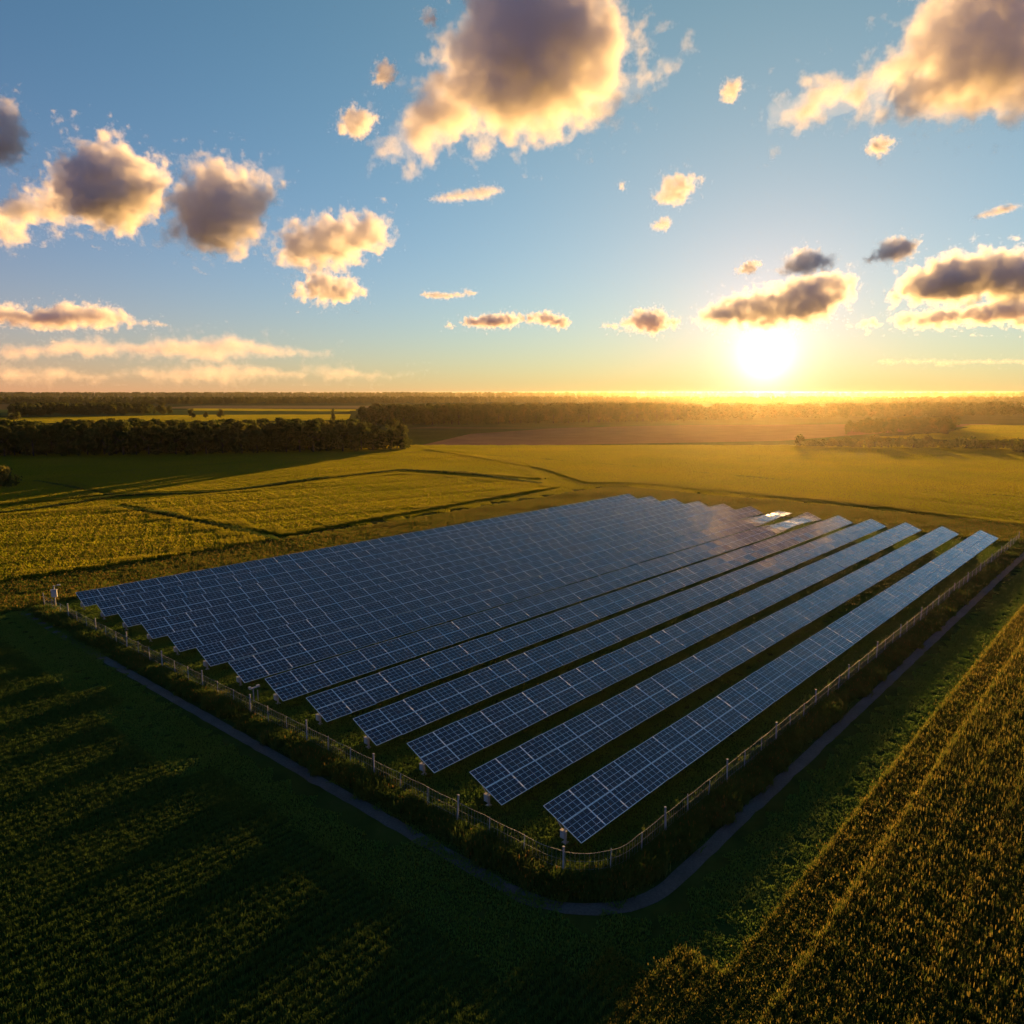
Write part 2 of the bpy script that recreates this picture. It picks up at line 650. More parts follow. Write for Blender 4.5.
def mown():
    P = grid_points((-150, 18), (190, 240), 2.8, ROW_ANG)
    d = outside_dist(P)
    a, b = to_ab(P)
    ok = in_frame(P) & (((d > 3.7) & (d < 9.0)) | ((d < 2.1))) & (a < 141) & (b > -92)
    ok &= ~((np.abs(d - 2.9) < 0.9))
    P = P[ok]
    o = place('mown_grass', P, ROW_ANG, 1.0, 1.0 + .3 * nz(P, .1, 5.), short_tiles, 'short', True)
    tag(o, 'short mown grass between the panel rows and beside the path', 'grass')


mown()


def weeds():
    out = []
    for off, dens in ((0.3, .8), (1.0, .8)):
        L = ring(off, a_end=140, b_end=-86, step=dens)
        L = L + rng.normal(0, .25, L.shape)
        out.append(L)
    P = np.concatenate(out)
    k = (1.0 + .55 * nz(P, .12, 2.)).clip(.4, 1.7)
    o = place('fence_weeds', P, 0, 1.0, k, weed_tiles, 'weed', True)
    tag(o, 'tangled tall weeds growing along the foot of the wire fence', 'weeds')


weeds()


# ------------------------------------------------------------------ the fields beyond, each its own crop
def px(*pts):
    return np.array([at(u, v) for u, v in pts])


FIELDS = [
    # name, outline on the ground, row direction (two points), height, tiles
    ('rye_field', px((-60, 522), (40, 514), (108, 508), (190, 524), (272, 542), (120, 566), (-60, 592)), ((0, 560), (260, 540)), 1.0, 'bright green crop in the field just left of the panel rows'),
    ('barley_field', px((122, 506), (208, 496), (330, 482), (405, 474), (480, 480), (560, 488), (470, 503), (285, 537), (200, 522)), ((200, 510), (520, 484)), 1.0, 'golden green crop in the field behind the left panel rows'),
    ('meadow_crop', px((42, 480), (120, 472), (250, 462), (420, 452), (520, 462), (545, 480), (402, 470), (225, 491), (118, 495)), ((60, 480), (400, 456)), .8, 'yellow crop in the field before the near wood'),
    ('corner_crop', px((-60, 490), (34, 482), (104, 496), (-60, 512)), ((0, 495), (100, 490)), .8, 'small corner of yellow crop beside the round bush'),
    ('wide_field', px((425, 450), (560, 446), (700, 446), (860, 449), (1100, 456), (1100, 534), (1000, 524), (880, 508), (740, 494), (640, 484), (585, 484), (545, 470)), ((560, 462), (1000, 500)), .9, 'wide golden crop field behind the far panel ends'),
]
for nm, poly, (d0, d1), hs, lab in FIELDS:
    q0, q1 = np.array(at(*d0)), np.array(at(*d1))
    an = math.atan2(*(q1 - q0)[::-1])
    P = grid_points(poly.min(0) - 5, poly.max(0) + 5, 4.6, an)
    P = P[in_frame(P, 120)]
    c, s = math.cos(an), math.sin(an)
    Rm = np.array([[c, s], [-s, c]])
    corners = [inside_poly(P + np.array(q) * 2.2 @ Rm, poly) for q in ((1, 1), (1, -1), (-1, 1), (-1, -1))]
    full = np.all(corners, axis=0)
    part = np.any(corners, axis=0) & ~full
    sub = np.concatenate([P[part] + np.array(((i - 1.5) * 1.2, (j - 1.5) * 1.2)) @ Rm for i in range(4) for j in range(4)])
    sub = sub[inside_poly(sub, poly)]
    xy = np.r_[np.ones(full.sum()), np.full(len(sub), .27)]
    P = np.concatenate([P[full], sub])
    lo = P @ np.array([-s, c])
    tr = (lo % 18.4) < 4.7
    k = (1.0 + .3 * nz(P, .015, 4.)) * np.where(tr, .86, 1.0)
    # band across the rows: drier and thinner strips
    o = place(nm, P, an, xy, hs * k, far_tiles, 'far')
    tag(o, lab, 'crop')


def distant_crop(name, label, poly, an, hs):
    P = grid_points(poly.min(0), poly.max(0), 9.2, an)
    P = P[inside_poly(P, poly) & in_frame(P, 60)]
    o = place(name, P, an, 2.0, hs * (1 + .3 * nz(P, .01, 2.)), far_tiles, 'far')
    tag(o, label, 'crop')


distant_crop('distant_crop', 'pale crop strip between the near wood and the far left woods', px((-60, 424.5), (150, 422), (348, 420), (350, 414.5), (200, 415), (-60, 418.5)), .2, .42)
distant_crop('distant_crop', 'thin far strip of pale crop left of the middle wood', px((190, 410.5), (350, 411.5), (356, 409.5), (190, 408.5)), .2, .4)
distant_crop('distant_crop', 'bright crop patch among the hedges right of the sun', px((880, 438), (1060, 442), (1080, 427), (975, 425), (960, 432)), .1, .6)


def dry_margin():
    P = grid_points((-160, 90), (170, 280), 2.9, ROW_ANG)
    d = outside_dist(P)
    a, b = to_ab(P)
    ok = in_frame(P)
    ok &= ((b < FB_END - 1) & (b > FB_END - 20) & (a > -60) & (a < 165)) | ((a > 139) & (a < 165) & (b < 40) & (b > -100))
    for nm, poly, *_ in FIELDS:
        ok &= ~inside_poly(P, poly)
    P = P[ok]
    o = place('rough_grass', P, 0, 1.0, (1.0 + .5 * nz(P, .08, 1.)).clip(.3, 1.6), dry_tiles, 'dry', True)
    tag(o, 'rough dry grass margin round the back of the panel rows', 'grass')


dry_margin()

def ditch(name, label, pts, k, w=1.0):
    L = px(*pts)
    seg = np.r_[0, np.cumsum(np.linalg.norm(np.diff(L, axis=0), axis=1))]
    S = np.arange(0, seg[-1], .9)
    P = np.column_stack([np.interp(S, seg, L[:, 0]), np.interp(S, seg, L[:, 1])]) + rng.normal(0, .4 * w, (len(S), 2))
    o = place(name, P, 0, 1.3 * w, (k + k * .6 * nz(P, .06, 3.)).clip(.3, 4), weed_tiles, 'weed', True)
    tag(o, label, 'hedge')


ditch('overgrown_ditch', 'dark overgrown ditch between the near wood fields and the golden green field', [(-20, 516), (60, 506), (118, 497), (225, 492), (330, 478), (402, 470.5), (470, 474), (540, 484)], .85, .8)
ditch('overgrown_ditch', 'grassy bank running down to the rear panel row between two fields', [(110, 508), (170, 516), (225, 528), (275, 542)], 1.0, .9)
ditch('overgrown_ditch', 'short dark ditch beside the round bush at the left edge', [(36, 482), (70, 488), (112, 496)], .8, .7)
ditch('overgrown_ditch', 'thin dark ditch across the wide golden field behind the panels', [(425, 452), (520, 458), (640, 468), (780, 481), (900, 489), (1040, 500)], .7, .7)


def field_margins():
    P = grid_points((-330, 100), (420, 420), 4.4, .3)
    a, b = to_ab(P)
    ok = in_frame(P, 60) & ~((a > -70) & (a < 166) & (b > FB_END - 22))
    ok &= ~((a <= -70) & (b > FB_END - 10))
    for nm, poly, *_ in FIELDS:
        ok &= ~inside_poly(P, poly)
    P = P[ok]
    o = place('meadow_grass', P, .3, 1.0, (.45 + .25 * nz(P, .02, 6.)).clip(.15, 1.), far_tiles, 'far', True)
    tag(o, 'rough green grass along the banks and ditches between the fields', 'grass')


field_margins()

# ------------------------------------------------------------------ solar panel rows
TILT = math.atan2(Z_HIGH - Z_LOW, W_FLAT)
SLANT = math.hypot(Z_HIGH - Z_LOW, W_FLAT)


def panel_materials():
    m, nt, p, L = material('solar_glass')
    t = N(nt, 'ShaderNodeTexCoord')
    sp = N(nt, 'ShaderNodeSeparateXYZ'); L(t.outputs['Object'], sp.inputs[0])
    oi = N(nt, 'ShaderNodeObjectInfo')

    def M(op, a, b=None, c=None):
        n = N(nt, 'ShaderNodeMath', operation=op)
        for i, x in enumerate((a, b, c)):
            if x is None: continue
            if isinstance(x, (int, float)): n.inputs[i].default_value = x
            else: L(x, n.inputs[i])
        return n.outputs[0]

    def line(coord, pitch, half):
        fr = M('FRACT', M('DIVIDE', coord, pitch))
        dd = M('MINIMUM', fr, M('SUBTRACT', 1.0, fr))
        return M('LESS_THAN', M('MULTIPLY', dd, pitch), half)
    x, y = sp.outputs['X'], sp.outputs['Y']
    strong = M('MAXIMUM', line(x, PW / 5, .019), line(y, PH / 4, .019))
    fine = M('MAXIMUM', line(x, PW / 20, .006), line(y, PH / 12, .006))
    cell = N(nt, 'ShaderNodeCombineXYZ')
    L(M('FLOOR', M('DIVIDE', x, PW / 20)), cell.inputs[0]); L(M('FLOOR', M('DIVIDE', y, PH / 12)), cell.inputs[1])
    L(M('MULTIPLY', oi.outputs['Random'], 91.0), cell.inputs[2])
    wnz = N(nt, 'ShaderNodeTexWhiteNoise'); L(cell.outputs[0], wnz.inputs[0])
    base = ramp(nt, wnz.outputs[0], [(0.0, (.008, .003, .016)), (0.6, (.013, .005, .030)), (1.0, (.022, .010, .046))])
    mx = N(nt, 'ShaderNodeMix', data_type='RGBA'); L(fine, mx.inputs[0]); L(base, mx.inputs[6]); mx.inputs[7].default_value = (.12, .11, .16, 1)
    mx2 = N(nt, 'ShaderNodeMix', data_type='RGBA'); nb = N(nt, 'ShaderNodeTexNoise'); nb.inputs['Scale'].default_value = 2.2; nb.inputs['Detail'].default_value = 3
    ofs = N(nt, 'ShaderNodeVectorMath', operation='ADD'); L(t.outputs['Object'], ofs.inputs[0]); L(cell.outputs[0], ofs.inputs[1])
    shift = N(nt, 'ShaderNodeCombineXYZ'); L(M('MULTIPLY', oi.outputs['Random'], 57.0), shift.inputs[2]); L(shift.outputs[0], ofs.inputs[1])
    L(ofs.outputs[0], nb.inputs['Vector'])
    mrn = N(nt, 'ShaderNodeMapRange'); mrn.inputs[1].default_value = .38; mrn.inputs[2].default_value = .60; mrn.inputs[3].default_value = .40
    L(nb.outputs[0], mrn.inputs[0])
    L(M('MULTIPLY', strong, mrn.outputs[0]), mx2.inputs[0]); L(mx.outputs[2], mx2.inputs[6]); mx2.inputs[7].default_value = (.88, .88, .88, 1)
    L(mx2.outputs[2], p.inputs['Base Color'])
    p.inputs['Roughness'].default_value = 0.22
    p.inputs['IOR'].default_value = 1.3
    p.inputs['Coat Weight'].default_value = 1.0
    p.inputs['Sheen Weight'].default_value = 0.2
    p.inputs['Specular IOR Level'].default_value = 0.15
    p.inputs['Sheen Roughness'].default_value = 0.28
    p.inputs['Sheen Tint'].default_value = (1, .86, .80, 1)
    p.inputs['Coat Roughness'].default_value = 0.06
    p.inputs['Coat IOR'].default_value = 1.5
    p.inputs['Specular Tint'].default_value = (.95, .75, 1, 1)
    f = noise_fac(nt, t.outputs['Object'], 1.3, 2)
    bp = N(nt, 'ShaderNodeBump'); bp.inputs['Strength'].default_value = 0.06; bp.inputs['Distance'].default_value = 0.05
    L(f, bp.inputs['Height']); L(bp.outputs[0], p.inputs['Coat Normal'])
    al = plain('aluminium', (.88, .88, .88), .5, .1, .03)
    return m, al


NCOL = 50
PW = LENGTH / NCOL
PH = SLANT / 2
solar_glass, aluminium = panel_materials()
steel = plain('galvanised_steel', (.26, .28, .28), .7, .0, .2)


def panel_mesh():
    mb = MB()
    g = 0.012
    w, h, t = PW - 2 * g, PH - 2 * g, .04
    fr = .044
    # object space: x along the row 0..PW, y up the slope 0..PH
    mb.box((PW / 2, PH / 2, -.004), (w - 2 * fr, h - 2 * fr, .022), mi=0)
    for yy in (g + fr / 2, PH - g - fr / 2):
        mb.box((PW / 2, yy, 0), (w, fr, t), mi=1)
    for xx in (g + fr / 2, PW - g - fr / 2):
        mb.box((xx, PH / 2, 0), (fr, h - 2 * fr, t), mi=1)
    return mb.mesh('solar_panel', (solar_glass, aluminium))


panel_me = panel_mesh()
ORD = ['front', 'second', 'third', 'fourth', 'fifth', 'sixth', 'seventh', 'eighth', 'ninth', 'tenth', 'eleventh', 'twelfth', 'rearmost']


def row_label(k):      # k = 0 nearest the right-hand fence
    if k == 0:
        return 'front row of blue solar panels, next to the right-hand fence and path'
    if k == 12:
        return 'rearmost row of blue solar panels, edging the golden fields on the left'
    return f'{ORD[k]} row of blue solar panels counted from the right-hand fence'


def build_row_parts():
    """meshes in row space: x along the row, y across (0 at the high edge, W_FLAT at the low edge), z up"""
    pale_steel = plain('pale_steel', (.36, .38, .39), .5, .1, .1)
    post = MB(); ym = W_FLAT * .5; zm = (Z_LOW + Z_HIGH) / 2 - .12
    post.box((0, ym, (zm - .05) / 2), (.14, .10, zm - .05))
    post.box((0, ym, .04), (.35, .35, .08))
    post_me = post.mesh('support_post', (pale_steel,))
    raf = MB()
    R = Matrix.Rotation(-TILT, 3, 'X')
    raf.box((0, ym, zm - .03), (.08, SLANT * .86, .11), R)
    # strut from the post's foot region to the low side
    raf.tube([(0.06, ym, .5), (0.06, ym - 1.15, zm + 1.15 * math.tan(TILT) - .1)], .03, 6)
    raf_me = raf.mesh('rafter', (steel,))
    pur = MB()
    pur.box((LENGTH / 2, 0, 0), (LENGTH - .3, .07, .07), R)
    pur_me = pur.mesh('purlin', (steel,))
    inv = MB()
    inv.box((0, 0, 0), (.42, .22, .52))
    inv.box((0, -.13, .03), (.3, .05, .34))
    inv.box((0, 0, .275), (.48, .27, .03))
    inv_me = inv.mesh('inverter_box', (plain('white_cabinet', (.36, .38, .38), .45, 0, .05),))
    return post_me, raf_me, pur_me, inv_me


post_me, raf_me, pur_me, inv_me = build_row_parts()
GLINT = {6: lambda c_: min(1.0, max(0.0, (c_ - 42) / 5)), 5: lambda c_: max(0.0, 1 - abs(c_ - 44.5) / 4.5) ** .7}
for i in range(ROWS):
    k = i                              # row k counted from the right-hand fence
    o2 = ab(0, -SPACING * k)
    root = empty('solar_panel_row', (o2[0], o2[1], 0), ROW_ANG)
    tag(root, row_label(k), 'solar panels', 'rows of solar panels in the fenced farm')
    # local x = along the row, local y = to the left of it, so "across to the low edge" is -y
    up = Vector((0, math.cos(TILT), math.sin(TILT)))
    nrm = Vector((0, -math.sin(TILT), math.cos(TILT)))
    for c in range(NCOL):
        jz = .012 * math.sin(c * .7 + k) + random.gauss(0, .006)
        for rr in range(2):
            p = bpy.data.objects.new('solar_panel', panel_me)
            COL.objects.link(p)
            p.parent = root
            lowpt = Vector((c * PW, -W_FLAT, Z_LOW + jz)) + up * (rr * PH) + nrm * .02
            p.location = lowpt
            p.rotation_euler = (TILT + random.gauss(0, .006), random.gauss(0, .006), 0)
            f = GLINT.get(k, lambda c_: 0.0)(c)
            if f > 0:
                # twist added so these panels throw a glint of the low sun
                an = TILT * (1 - f) + math.radians(1.2) * f
                mid = Vector((c * PW, -W_FLAT / 2, (Z_LOW + Z_HIGH) / 2 + .03))
                p.location = mid + Vector((0, math.cos(an), math.sin(an))) * (PH * (rr - 1))
                p.rotation_euler = (an + random.gauss(0, .006), math.radians(-2.2) * f + random.gauss(0, .008), 0)
    npost = 25
    for q in range(npost):
        xq = .4 + (LENGTH - .8) * q / (npost - 1)
        for me_, nm in ((post_me, 'support_post'), (raf_me, 'rafter')):
            c = bpy.data.objects.new(nm, me_)
            COL.objects.link(c); c.parent = root
            c.location = (xq, 0, 0); c.scale = (1, -1, 1)
    for fr in (.12, .42, .58, .88):
        c = bpy.data.objects.new('purlin', pur_me)
        COL.objects.link(c); c.parent = root
        c.location = (0, -W_FLAT * (1 - fr), Z_LOW + (Z_HIGH - Z_LOW) * fr - .065)
        c.scale = (1, -1, 1)
    c = bpy.data.objects.new('inverter_box', inv_me)
    COL.objects.link(c); c.parent = root
    c.location = (.4 - .2, -W_FLAT * .5, .72); c.rotation_euler = (0, 0, math.radians(-90))


# ------------------------------------------------------------------ fence
def make_fence():
    L = ring(0, a_end=FA_END, b_end=FB_END, step=1.0)
    seg = np.r_[0, np.cumsum(np.linalg.norm(np.diff(L, axis=0), axis=1))]

    def along(s):
        return np.array([np.interp(s, seg, L[:, 0]), np.interp(s, seg, L[:, 1])])
    root = empty('wire_fence', (L[0, 0], L[0, 1], 0))
    tag(root, 'thin grey wire fence with metal posts around the solar farm', 'fence')
    o3 = Vector((L[0, 0], L[0, 1], 0))
    big = MB(); big.tube([(0, 0, 0), (0, 0, 2.15)], .065, 8); big.tube([(0, 0, 2.15), (0, 0, 2.2)], .085, 8)
    sm = MB(); sm.tube([(0, 0, 0), (0, 0, 1.85)], .035, 6)
    big_me, sm_me = big.mesh('fence_post', (steel,)), sm.mesh('slim_post', (steel,))
    total = seg[-1]
    step = 3.0
    n = int(total / step)
    for i in range(n + 1):
        s = total * i / n
        p = along(s)
        bigp = i % 3 == 0
        c = bpy.data.objects.new('fence_post' if bigp else 'slim_post', big_me if bigp else sm_me)
        COL.objects.link(c); c.parent = root
        c.location = (p[0] - o3.x, p[1] - o3.y, 0)
        c.rotation_euler = (random.gauss(0, .02), random.gauss(0, .02), random.uniform(0, 3))
        c.scale = (1, 1, random.uniform(.92, 1.08))
    wires = MB()
    S = np.arange(0, total, .6)
    pts = [along(s) for s in S]
    for z, r in ((1.80, .010), (1.2, .005), (.65, .005), (.15, .005)):
        wires.tube([(p[0] - o3.x, p[1] - o3.y, z - (.06 * math.sin(math.pi * ((s / step) % 1)) if z > 1.5 else 0)) for p, s in zip(pts, S)], r, 5)
    for s in np.arange(0, total, .3):
        p = along(s)
        wires.tube([(p[0] - o3.x, p[1] - o3.y, .1), (p[0] - o3.x, p[1] - o3.y, 1.78)], .0055, 3)
    obj('wire_mesh', wires.mesh('wire_mesh', (steel,)), None, root)


make_fence()


def small_things():
    white = plain('grey_paint', (.36, .38, .39), .45, 0, .06)
    # cabinet on a post at the far left fence corner
    x, y = at(56, 609)
    r = empty('meter_cabinet', (x, y, 0), .4)
    tag(r, 'pale meter cabinet on a post at the far left fence corner', 'cabinet')
    m = MB(); m.tube([(0, 0, 0), (0, 0, 3.4)], .09, 8); m.box((0, 0, .06), (.5, .5, .12)); obj('post', m.mesh('post', (steel,)), None, r)
    m = MB(); m.box((0, -.2, 2.3), (.7, .35, 1.0)); m.box((0, -.39, 2.3), (.56, .04, .84)); m.box((0, -.2, 2.83), (.8, .44, .06)); obj('cabinet', m.mesh('cabinet', (white,)), None, r)
    m = MB(); m.tube([(0, 0, 3.2), (.5, 0, 3.45)], .04, 6); m.box((.6, 0, 3.42), (.4, .18, .14)); obj('lamp_arm', m.mesh('lamp_arm', (white,)), None, r)
    # T shaped sensor mast inside the fence
    x, y = at(254, 703)
    r = empty('sensor_mast', (x, y, 0), ROW_ANG)
    tag(r, 'short grey sensor mast with a crossbar standing on grass inside the fence', 'sensor mast')
    m = MB(); m.tube([(0, 0, 0), (0, 0, 1.5)], .06, 8); m.tube([(.45, 0, 0), (.45, 0, 1.2)], .045, 8); obj('mast', m.mesh('mast', (steel,)), None, r)
    m = MB(); m.box((.15, 0, 1.55), (1.1, .14, .1)); m.box((-.35, 0, 1.68), (.22, .22, .16)); m.box((.5, 0, 1.66), (.3, .2, .12)); obj('crossbar', m.mesh('crossbar', (white,)), None, r)
    # pale pipe lying by the bend of the path
    pts = [at(u, v) for u, v in ((563, 891), (575, 893.5), (590, 894.5), (604, 894), (616, 892))]
    m = MB(); m.tube([(p[0], p[1], .10) for p in pts], .07, 8)
    o = obj('pipe', m.mesh('pipe', (plain('pale_plastic', (.5, .5, .48), .5, 0, .1),)))
    tag(o, 'pale curved pipe lying beside the bend of the gravel path', 'pipe')


small_things()


# ------------------------------------------------------------------ trees
bark = plain('bark', (.045, .034, .022), .9, 0, .3, 2.0)
tree_leaf = leafy('tree_leaf', (.050, .070, .014), (.085, .095, .020), (.14, .12, .026), .06, .48, .5)


def crown_mesh(name, h, r, n_leaf, seed, low=.22, leaf=.5):
    q = np.random.default_rng(seed)
    cl = []
    for _ in range(16):
        t = q.random()
        z = h * (low + (1 - low) * (.12 + .80 * t))
        rad = r * (.85 * math.sqrt(max(.05, 1 - (t * 1.05 - .30) ** 2 / .62)))
        a = q.uniform(0, 6.283)
        d = rad * q.uniform(.25, .75)
        cl.append((d * math.cos(a), d * math.sin(a), z, r * q.uniform(.28, .46)))
    cl = np.array(cl)
    ci = q.integers(0, len(cl), n_leaf)
    d = q.normal(0, 1, (n_leaf, 3)); d /= np.linalg.norm(d, axis=1)[:, None]
    rr = q.uniform(.55, 1.05, n_leaf) ** .7
    C = cl[ci, :3] + d * (cl[ci, 3] * rr)[:, None] * np.array([1, 1, .85])
    ok = C[:, 2] > h * low * .5
    C, d = C[ok], d[ok]
    m = len(C)
    nn = d + q.normal(0, .55, (m, 3)); nn /= np.linalg.norm(nn, axis=1)[:, None]
    ax = np.cross(nn, q.normal(0, 1, (m, 3))); ax /= np.linalg.norm(ax, axis=1)[:, None]
    bx = np.cross(nn, ax)
    s = leaf * q.uniform(.5, 1.2, m)[:, None]
    V = np.stack([C - ax * s, C - bx * s * .6, C + ax * s, C + bx * s * .6], 1).reshape(-1, 3)
    fc = np.arange(m * 4).reshape(-1, 4)
    return mesh_np(name, V, fc, (tree_leaf,))


def trunk_mesh(h, seed):
    q = random.Random(seed)
    mb = MB()
    mb.tube([(0, 0, -.2), (q.uniform(-.1, .1), q.uniform(-.1, .1), h * .25), (q.uniform(-.3, .3), q.uniform(-.3, .3), h * .72)], [.32, .24, .08], 7)
    for _ in range(5):
        a = q.uniform(0, 6.28); z = h * q.uniform(.25, .5)
        mb.tube([(0, 0, z), (math.cos(a) * h * .12, math.sin(a) * h * .12, z + h * .14), (math.cos(a) * h * .22, math.sin(a) * h * .22, z + h * .26)], [.14, .09, .03], 5)
    return mb.mesh('trunk', (bark,))


TREES = [(crown_mesh('crown', 13, 4.6, 1500, 100 + i, low=-.08, leaf=.55), trunk_mesh(13, i)) for i in range(5)]
BUSHES = [(crown_mesh('foliage', 4, 2.6, 800, 200 + i, low=.0, leaf=.32), trunk_mesh(3.2, 30 + i)) for i in range(3)]


def tree(x, y, h, label, group=None, kind=TREES, ref=13.0, name='broadleaf_tree', cat='tree', wide=1.0):
    r = empty(name, (x, y, 0), random.uniform(0, 6.28))
    s = h / ref
    r.scale = (s * wide, s * wide, s)
    tag(r, label, cat, group)
    cm, tm = random.choice(kind)
    c = bpy.data.objects.new('crown' if kind is TREES else 'foliage', cm); COL.objects.link(c); c.parent = r
    t = bpy.data.objects.new('trunk' if kind is TREES else 'stem', tm); COL.objects.link(t); t.parent = r
    return r


def wood(poly, n, h, label, group, min_d):
    lo, hi = poly.min(0), poly.max(0)
    pts = []
    tries = 0
    while len(pts) < n and tries < 60000:
        tries += 1
        p = rng.uniform(lo, hi)
        if not inside_poly(p[None], poly)[0]:
            continue
        if any((p[0] - q[0]) ** 2 + (p[1] - q[1]) ** 2 < min_d ** 2 for q in pts):
            continue
        pts.append(p)
    for p in pts:
        tree(p[0], p[1], h * random.uniform(.6, 1.22), label, group, wide=random.uniform(1.0, 1.3))
    return pts


wood(px((-70, 457.5), (100, 456.5), (250, 454), (375, 451), (404, 449.5), (404, 447), (375, 447.5), (250, 449.5), (100, 451), (-70, 452)), 170, 13.5,
     'dark broadleaf tree in the near wood left of the fields', 'trees of the near wood', 5.0)
x, y = at(404, 449)
tree(x, y, 9.0, 'round dark tree standing at the right tip of the near wood', wide=1.25)
wood(px((358, 425.5), (450, 425), (560, 423.5), (690, 421.5), (690, 420), (560, 421.8), (450, 423.2), (362, 423.6)), 110, 16,
     'tree in the middle wood behind the pink ploughed field', 'trees of the middle wood', 6.5)


def hedge_bush(u, v, h, label, group=None, wide=1.0, name='hedge_bush'):
    x, y = at(u, v)
    tree(x, y, h, label, group, BUSHES, 4.0, name, 'bush', wide)


hedge_bush(8, 487, 8.3, 'big round bush at the left edge beside the corner field', wide=1.0, name='round_bush')
hedge_bush(1022, 453, 9.5, 'tall dark bush at the right edge ending the hedge', name='tall_bush')
for u in np.arange(800, 1012, 7.5):
    hedge_bush(u + random.uniform(-2, 2), 446.5 + (u - 800) * .012 + random.uniform(-.6, .6), random.uniform(3.4, 6.6),
               'low bush in the broken hedge across the golden field on the right', 'bushes of the right hedge', random.uniform(.8, 1.3))
for u, v, h in ((30, 428, 6), (36, 427.5, 7), (12, 420, 9), (18, 420, 8)):
    hedge_bush(u, v, h, 'dark bush standing alone beyond the near wood', 'bushes beyond the near wood')
for u, v, h in ((192, 419, 12), (221, 418.5, 11), (206, 418.5, 8)):
    x, y = at(u, v)
    tree(x, y, h, 'lone tree in the pale fields beyond the near wood', 'lone trees beyond the near wood', wide=1.3)
x, y = at(333, 421); tree(x, y, 15, 'slim tree standing alone left of the middle wood', wide=.7)

# far woods that read as one mass: the same crowns, scattered
far_crowns = [bpy.data.objects.new('far_crown', c) for c, _ in TREES]


def far_wood(name, label, poly, n, h):
    lo, hi = poly.min(0), poly.max(0)
    P = rng.uniform(lo, hi, (n * 12, 2))
    P = P[inside_poly(P, poly)][:n]
    k = rng.uniform(.6, 1.25, len(P)) * h / 13
    o = scatter(name, P, rng.uniform(0, 6.28, len(P)), np.column_stack([k * 1.3, k * 1.3, k]), far_crowns, 'far_wood')
    tag(o, label, 'woodland')


far_wood('woodland', 'inner part of the near wood behind its front trees', px((-80, 452), (100, 451), (250, 449), (380, 447), (350, 443.5), (200, 445), (-80, 446)), 420, 12.5)
far_wood('woodland', 'inner part of the middle wood behind its front trees', px((362, 423.5), (450, 423), (560, 421.6), (690, 419.8), (690, 416.5), (450, 418.5), (370, 420.5)), 700, 15)
far_wood('distant_woodland', 'hazy wood under the sun behind the golden field', px((690, 421), (760, 420), (860, 418), (1090, 415), (1090, 411), (880, 413), (690, 415)), 520, 14)
far_wood('distant_woodland', 'dark wood strip on the far left behind pale fields', px((10, 416.5), (60, 415.5), (160, 415), (182, 414), (120, 411), (20, 412)), 260, 13)
far_wood('distant_woodland', 'far wood band along the horizon on the left', px((-80, 403), (200, 404.5), (330, 403.5), (600, 403), (600, 401.6), (100, 402), (-80, 401.6)), 1300, 15)
far_wood('distant_woodland', 'far wood band along the horizon on the right', px((600, 404), (800, 404.5), (1100, 403.5), (1100, 402), (800, 402), (600, 402)), 1100, 15)
far_wood('distant_woodland', 'faint woods at the very edge of the horizon', px((-80, 398), (300, 397.5), (600, 398), (1100, 397.5), (1100, 394.5), (-80, 394.5)), 6000, 25)
far_wood('distant_woodland', 'dark copse right of the sun among green fields', px((840, 434.5), (950, 435), (955, 429), (905, 427), (850, 430)), 120, 9)


# pink ploughed field and a pale stubble field behind the woods
def flat_field(name, poly, c1, c2, z, sc_=0.05):
    m, nt, p, L = material(name)
    g = N(nt, 'ShaderNodeNewGeometry')
    f = noise_fac(nt, g.outputs['Position'], sc_, 6, .65)
    L(ramp(nt, f, [(0.3, c1), (0.7, c2)]), p.inputs['Base Color'])
    p.inputs['Roughness'].default_value = .95; p.inputs['Specular IOR Level'].default_value = 0
    n = len(poly)
    me = bpy.data.meshes.new(name)
    me.from_pydata([(q[0], q[1], z) for q in poly], [], [tuple(range(n))])
    tag(obj(name, me, m), kind='structure')


flat_field('ploughed_field', px((418, 446), (470, 434), (560, 428), (690, 425), (1000, 424), (780, 441), (560, 445)), (.13, .075, .05), (.19, .11, .07), .05)
flat_field('green_pasture', px((-60, 416), (90, 416), (330, 414), (352, 411), (100, 409), (-60, 410)), (.055, .085, .02), (.085, .11, .03), .05)
flat_field('far_stubble', px((150, 408.5), (600, 409), (620, 406), (200, 405.5)), (.15, .12, .05), (.21, .17, .08), .05)


# ------------------------------------------------------------------ clouds: puffy bodies of cloud volume, each at its own distance
def cloud_material(name, density, aniso=.45, albedo=.97):
    m = bpy.data.materials.new(name)
    m.use_nodes = True
    nt = m.node_tree
    nt.nodes.remove(nt.nodes['Principled BSDF'])
    v = nt.nodes.new('ShaderNodeVolumePrincipled')
    v.inputs['Color'].default_value = (albedo, albedo, min(1, albedo + .02), 1)
    v.inputs['Density'].default_value = density
    v.inputs['Anisotropy'].default_value = aniso
    nt.links.new(v.outputs[0], nt.nodes['Material Output'].inputs['Volume'])
    return m


